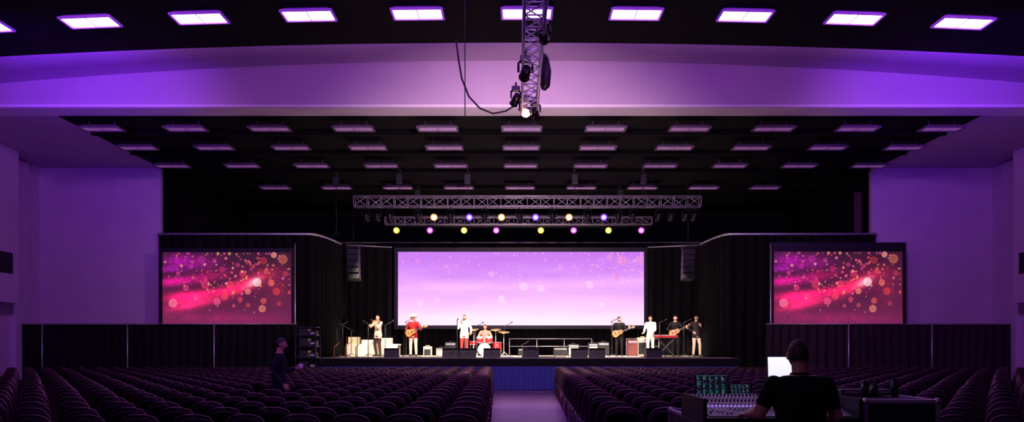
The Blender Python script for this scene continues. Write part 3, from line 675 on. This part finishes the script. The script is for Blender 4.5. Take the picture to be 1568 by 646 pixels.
person('keyboard_player',sp(996,33.9),PI*.85,(245,240,235),(225,215,205),(70,45,30),dict(Rel=(.24,.08,1.14),Rwr=(.2,.3,1.02),Rd=(0,1,-.2),Rn=(0,0,-1),Lel=(-.24,.08,1.14),Lwr=(-.2,.3,1.02),Ld=(0,1,-.2),Ln=(0,0,-1)),look=(-.1,-.25))
person('bass_player',sp(1034,33.7),PI*1.0,(20,18,24),(30,28,36),(60,35,28),dict(gpose),jacket=False,extras=mkguitar(gc,(-.82,.12,.42),gf,9),look=(-.3,-.1))
person('backing_singer',sp(1066,33.2),PI*1.08,(36,28,36),(200,175,160),(45,28,22),dict(Rel=(.33,-.08,1.18),Rwr=(.19,.1,1.03),Rd=(-.6,.3,-.5),Rn=(0,-1,0),Lel=(-.24,.05,1.15),Lwr=(-.1,.22,1.28),Ld=(.3,.1,.9),Ln=(.4,-1,0),Lcurl=.8,Lkn=(-.13,.08,.5),Lan=(-.17,.02,.09)),jacket=True,look=(-.4,-.1))
WX=X(428,13.8)
person('walking_man',(WX,13.8,0),-PI*.42,(34,30,48),(34,32,46),(35,24,22),dict(Rel=(.25,-.12,1.15),Rwr=(.27,.08,.93),Rcurl=.6,Lel=(-.25,.04,1.14),Lwr=(-.2,.28,1.2),Ld=(.2,.8,.3),Ln=(1,0,0),Lcurl=1.1,Rkn=(.1,.14,.5),Ran=(.1,.1,.09),Lkn=(-.1,.0,.48),Lan=(-.1,-.28,.13)),scale=1.0,jacket=True,
   extras=lambda mb:[mb.cyl((-.15,.36,1.17),(-.15,.36,1.29),.032,.04,mi=6,n=14),mb.cyl((-.15,.36,1.29),(-.15,.36,1.30),.042,mi=5,n=14)],look=(-.1,-.15),voxel=.011)
OX,OY=X(1227,5.55),5.55
person('sound_engineer',(OX,OY,0),.05,(18,18,23),(24,24,30),(60,40,34),dict(neck=(0,.03,1.46),pel=(0,0,.93),shw=.2,head=(0,.06,1.625),Lel=(-.30,.06,1.19),Lwr=(-.30,.31,1.16),Ld=(-.05,1,-.1),Ln=(.1,0,-1),Lcurl=.3,Rel=(.29,.06,1.17),Rwr=(.2,.3,1.15),Rd=(-.1,1,-.1),Rn=(0,0,-1)),
   scale=.945,bulk=1.2,sleeve=.38,collar=True,look=(-.1,-.12),voxel=.009)
# ---------------- FOH console
case=M('case_laminate',(30,28,34),.5,noise=.1); panel=M('console_panel',(120,116,125),.4,.1); glow=M('console_led',(150,120,255),.4,em=(170,130,255),es=1.2)
def flightcase(name,x0,x1,y0,y1,z0,z1,castors=True):
    mb=MB(); cx,cy,cz=(x0+x1)/2,(y0+y1)/2,(z0+z1)/2; mb.box((cx,cy,cz),(x1-x0,y1-y0,z1-z0),0)
    for x in(x0,x1):
        for y in(y0,y1):
            mb.box((x,y,cz),(.035,.035,z1-z0+.01),1)
            for z in(z0,z1): mb.ell((x,y,z),(.03,.03,.03),1,10,8)
    for z in(z0,z1,z0+(z1-z0)*.72):
        for y in(y0,y1): mb.box((cx,y,z),(x1-x0,.03,.03),1)
        for x in(x0,x1): mb.box((x,cy,z),(.03,y1-y0,.03),1)
    for k in(.3,.7): mb.box((x0+(x1-x0)*k,y0-.012,z0+(z1-z0)*.72),(.09,.02,.1),1)
    if castors:
      for x in(x0+.1,x1-.1):
        for y in(y0+.1,y1-.1): mb.cyl((x-.02,y,z0-.05),(x+.02,y,z0-.05),.05,mi=2,n=14)
    return mb.obj(name,[case,alu,rubber],bevel=.004)
flightcase('flight_case',1.5,2.62,6.05,7.6,.1,.985)
flightcase('flight_case',2.72,3.28,6.1,6.9,.1,1.17)
mb=MB(); x0,x1=1.46,2.62; yf,yr=6.0,6.75; zf,zr_=1.05,1.19
mb.add([(x0,yf,1.0),(x1,yf,1.0),(x1,yr,1.0),(x0,yr,1.0),(x0,yf,zf),(x1,yf,zf),(x1,yr,zr_),(x0,yr,zr_)],[(3,2,1,0),(4,5,6,7),(0,1,5,4),(1,2,6,5),(2,3,7,6),(3,0,4,7)],0)
sl=math.atan2(zr_-zf,yr-yf)
def cpnt(x,t,h=0): return Vector((x,yf+(yr-yf)*t,zf+(zr_-zf)*t+h))
mb.box(cpnt((x0+x1)/2,.5,.004),(x1-x0-.06,.7,.008),1,rot=(sl,0,0))
for i in range(34):
    x=x0+.06+i*.031
    mb.box(cpnt(x,.24,.01),(.003,.2,.002),0,rot=(sl,0,0)); mb.box(cpnt(x,.13+.2*random.random(),.018),(.014,.028,.016),3 if i%8 else 2,rot=(sl,0,0))
    for j in range(4): q=cpnt(x,.5+j*.12,.008); mb.cyl(q,q+Vector((0,-.003,.018)),.009,.007,n=8,mi=0 if j%2 else 2)
    mb.box(cpnt(x,.42,.012),(.014,.014,.006),4,rot=(sl,0,0))
for x in(x0-.015,x1+.015): mb.box((x,(yf+yr)/2,1.1),(.03,yr-yf+.04,.2),0)
mb.obj('mixing_console',[blackM,panel,white,M('fader_cap',(215,210,220),.4),glow],bevel=.002)
def termfn(seed):
    def f(U,V):
        im=np.ones(U.shape+(3,))*np.array([10.,14,22]); rs=np.random.RandomState(seed)
        for r in range(16):
            y0=.05+r*.058
            for c in range(5):
                a=.04+c*.19; L=rs.rand()*.13
                m=((V>y0)&(V<y0+.02)&(U>a)&(U<a+L)); im[m]=[(50,130,120),(40,90,130),(140,140,150),(70,60,110)][rs.randint(4)]
        im[(V<.03)]=(60,70,80)
        return im
    return f
def laptop(name,cx,y,z,w,h,tilt,fn,mat,rz=0):
    mb=MB(); mb.box((0,-.12,.01),(w,.24,.02),0)
    for r in range(4):
        for k in range(12): mb.box((-w*.42+k*w*.076,-.06-r*.025,.022),(w*.06,.018,.004),1)
    R=Matrix.Rotation(-tilt,4,'X'); T0=mb.T; mb.T=R; mb.box((0,0,h/2+.01),(w,.012,h),0); mb.T=T0
    o=mb.obj(name,[steel,blackM],loc=(cx,y,z),bevel=.003,rot=(0,0,rz))
    nx,ny=140,90; U,V=np.meshgrid(np.linspace(0,1,nx),np.linspace(0,1,ny)); rgb=s2l(np.clip(fn(U,V)/255.,0,1))
    vs=np.stack([(U-.5)*(w-.02),np.full_like(U,-.008),.02+(1-V)*(h-.02)],-1).reshape(-1,3); idx=np.arange(nx*ny).reshape(ny,nx)
    f=np.stack([idx[:-1,:-1],idx[1:,:-1],idx[1:,1:],idx[:-1,1:]],-1).reshape(-1,4)
    me=bpy.data.meshes.new('display'); me.from_pydata(vs.tolist(),[],f.tolist()); me.materials.append(mat)
    ca=me.color_attributes.new('Col','FLOAT_COLOR','POINT'); ca.data.foreach_set('color',np.concatenate([rgb.reshape(-1,3),np.ones((nx*ny,1))],1).astype(np.float32).ravel())
    d=bpy.data.objects.new('display',me); COL.objects.link(d); d.parent=o; d.rotation_euler=(-tilt,0,0)
lm=vcol_mat('laptop_display',1.0); lw=vcol_mat('white_display',1.4)
flightcase('monitor_shelf_case',1.62,2.66,7.02,7.45,1.03,1.10,False)
laptop('laptop',1.84,7.35,1.115,.32,.215,.15,termfn(3),lm)
laptop('tablet_computer',2.04,7.1,1.115,.2,.14,.3,termfn(7),lm)
laptop('computer_monitor',2.47,7.3,1.25,.26,.25,.08,lambda U,V:np.ones(U.shape+(3,))*np.array([225.,222,250])-(V[...,None]*20),lw)
mb=MB(); mb.box((2.47,7.24,1.18),(.3,.3,.125),0); mb.box((2.47,7.085,1.18),(.26,.01,.09),1); mb.obj('rack_processor',[blackM,steel],bevel=.005)
mb=MB()
for k,(dx,dy,h) in enumerate(((-.1,.0,.12),(.0,.05,.1),(.12,-.05,.14))):
    x=2.95+dx;y=6.4+dy; mb.cyl((x,y,1.187),(x,y,1.187+h),.028,.03,n=12); mb.cyl((x,y,1.187+h),(x,y,1.2+h),.02,n=10,mi=1)
mb.obj('drink_bottles',[blackG,steel])
mb=MB(); mb.box((2.98,6.75,1.21),(.45,.25,.045),0); mb.box((2.98,6.62,1.21),(.4,.01,.02),1); mb.obj('wireless_receiver',[blackM,alu],bevel=.004)
# ---------------- auditorium chairs
def chair():
    mb=MB()
    def rbox(c,d,mi,r=.03,arch=0,n=8):
        w,t,h=d; out=[]
        for k in range(20):
            a=2*PI*k/20; cx=math.copysign(abs(math.cos(a))**.45,math.cos(a))*w/2; cz=math.copysign(abs(math.sin(a))**.45,math.sin(a))*h/2
            if cz>0: cz+=arch*(1-(cx/(w/2))**2)
            out.append((cx,cz))
        vs=[];fs=[]
        for yy,sc in((-t/2,.9),(-t*.35,1),(t*.35,1),(t/2,.9)):
            for x,z in out: vs.append((c[0]+x*sc,c[1]+yy,c[2]+z*sc))
        for i in range(3):
            for k in range(20): fs.append((i*20+k,i*20+(k+1)%20,(i+1)*20+(k+1)%20,(i+1)*20+k))
        fs.append(tuple(range(20))); fs.append(tuple(60+k for k in range(19,-1,-1)))
        mb.add(vs,fs,mi,True)
    T=mb.T
    mb.T=Matrix.Translation((0,-.21,.66))@Matrix.Rotation(.16,4,'X'); rbox((0,0,0),(.42,.05,.36),0,arch=.045)
    mb.T=Matrix.Translation((0,.02,.445))@Matrix.Rotation(PI/2,4,'X'); rbox((0,0,0),(.44,.07,.43),0)
    mb.T=T
    mb.tube([(-.225,-.17,.4),(-.225,-.2,.6),(-.215,-.235,.8),(-.16,-.25,.88),(-.07,-.255,.905),(.07,-.255,.905),(.16,-.25,.88),(.215,-.235,.8),(.225,-.2,.6),(.225,-.17,.4)],.011,6,1)
    for a in(-1,1):
        mb.tube([(a*.22,-.26,0),(a*.22,-.19,.4),(a*.22,.19,.41),(a*.22,.23,0)],.0125,6,1)
    return mb
ch=chair(); cv=np.array(ch.v); cf=ch.f
pts={-1:[],1:[]}
d=5.4
while d<26.8:
    lim=min(17.9,.68*d+1.2)
    for sgn in(-1,1):
        e=(-.5-.0224*(d-16.5)) if sgn<0 else (1.07+.0195*(d-16.5))
        x=e+sgn*.27
        while abs(x)<lim:
            arcd=d-.006*x*x*.5
            ok=True
            if sgn>0 and x>1.1 and x<3.75 and arcd<8.3 and arcd>0: ok=False
            if abs(x-WX)<.75 and abs(arcd-13.8)<.62: ok=False
            if arcd<3.2: ok=False
            if ok: pts[sgn].append((x,arcd,random.uniform(-.06,.06)+.012*x*1.0))
            x+=sgn*.535
    d+=.93
cush=M('chair_upholstery',(40,27,38),.8,noise=.2,ns=20); cfr=M('chair_frame',(125,95,98),.35,.8)
for sgn in(-1,1):
    A=[];n=len(cv)
    for x,y,a in pts[sgn]:
        c,s=math.cos(a),math.sin(a); q=cv.copy(); q[:,0]=cv[:,0]*c-cv[:,1]*s+x; q[:,1]=cv[:,0]*s+cv[:,1]*c+y; A.append(q)
    N=len(pts[sgn]); vs=np.concatenate(A)
    me=bpy.data.meshes.new('stacking_chair_rows')
    lens=np.array([len(f) for f in cf]); base=np.concatenate([np.array(f) for f in cf])
    loops=(base[None,:]+(np.arange(N)*n)[:,None]).ravel(); tot=np.tile(lens,N); st=np.concatenate([[0],np.cumsum(tot)[:-1]])
    me.vertices.add(len(vs)); me.vertices.foreach_set('co',vs.astype(np.float32).ravel())
    me.loops.add(len(loops)); me.loops.foreach_set('vertex_index',loops.astype(np.int32))
    me.polygons.add(len(tot)); me.polygons.foreach_set('loop_start',st.astype(np.int32)); me.polygons.foreach_set('loop_total',tot.astype(np.int32))
    me.materials.append(cush); me.materials.append(cfr)
    me.polygons.foreach_set('material_index',np.tile(np.array(ch.m),N).astype(np.int32)); me.polygons.foreach_set('use_smooth',np.tile(np.array(ch.s),N))
    me.update(calc_edges=True); me.validate()
    o=bpy.data.objects.new('stacking_chair_rows',me); COL.objects.link(o)
print('chairs',len(pts[-1])+len(pts[1]))
# ---------------- lights
VIO=(.47,.12,1.0)
area('house_wash_light',(0,7,9.2),(0,30,3.5),1050,VIO,20,4)
for s in(-1,1):
    spot('beam_fill',(s*8,6,3.0),(s*8,23.2,9.4),1400,(.55,.15,1),80,1,.5)  # added fill, no fixture: makes up for weak floor bounce on the beam
    spot('beam_end_wash',(s*12,17.0,7.0),(s*12.6,23.2,9.4),1400,(.16,.0,1),75,1,.3)
    spot('side_wall_wash',(s*6,14,8.8),(s*17.5,31,4.5),2200,(.62,.2,1),55,1,.4)
spot('soffit_fill',(0,12,2.2),(0,24,9.2),1000,(.9,.4,.85),90,1,.5)  # added soft fill from below for the down-facing cove and soffit
spot('front_key_light',(0.2,15.9,6.15),(0,33,2.5),2600,(1,.72,.75),100,.6,.08)
for i,x in enumerate((-5.6,-3.8,-1.9,0,1.9,3.8,5.8)):
    spot('stage_key_light',(x,30.2,6.6),(x,33.6,1.2),3200 if x<-1 else 2600,warm,50,.5,.08)
for x in(-5,-1.5,3.5,6.5): spot('front_stage_light',(x*.5,20.0,8.9),(x,33,1.8),9500,(1,.88,.76),13,.5,.1)
for x in(9.0,-8.0):
    spot('drape_uplight',(x,36.9,1.3),(x,38,4.2),300,(1,.75,.5),40,.8,.05)
spot('drape_uplight',(8.55,33.2,1.25),(8.75,34.2,3.2),30,(1,.8,.55),45,.8,.05)
spot('skirt_blue_light',(.3,22,8.2),(.3,28.4,.3),550,(.15,.1,1),22,.7,.1)
spot('aisle_light',(.3,20,9.0),(.3,20,0),900,(.6,.12,1),40,.8,.2)
area('audience_wash',(0,16,9.3),(0,15,0),330,(.55,.2,.95),22,5)
spot('console_fill',(1.5,6.9,2.5),(2.0,6.3,1),18,(.8,.65,1),75,.8,.05)  # added fill to brighten the mixing console, no lamp stands here
spot('engineer_fill',(-.5,3.2,3.4),(2.0,5.7,1.3),26,(.8,.45,1),40,.8,.15)  # added fill from behind left to shape the engineer's back
spot('truss_fill',(1.2,10.5,3.2),(.27,14,6.5),260,(.75,.4,1),50,.8,.1)  # added fill that brightens the near truss, not a fixture on it
w=bpy.data.worlds.new('World'); SC.world=w; w.use_nodes=True
w.node_tree.nodes['Background'].inputs[0].default_value=(.25,.08,.6,1); w.node_tree.nodes['Background'].inputs[1].default_value=.01
ZK,ZX,ZY=1.0,784,323
c=bpy.data.cameras.new('Camera'); c.sensor_width=36; c.lens=36*F/1568*ZK; c.shift_x=(ZX-VX)/1568*ZK; c.shift_y=(HY-ZY)/1568*ZK; c.clip_end=200
co=bpy.data.objects.new('Camera',c); COL.objects.link(co); co.location=(0,0,CH); co.rotation_euler=(PI/2,0,0); SC.camera=co
SC.view_settings.view_transform='Standard'
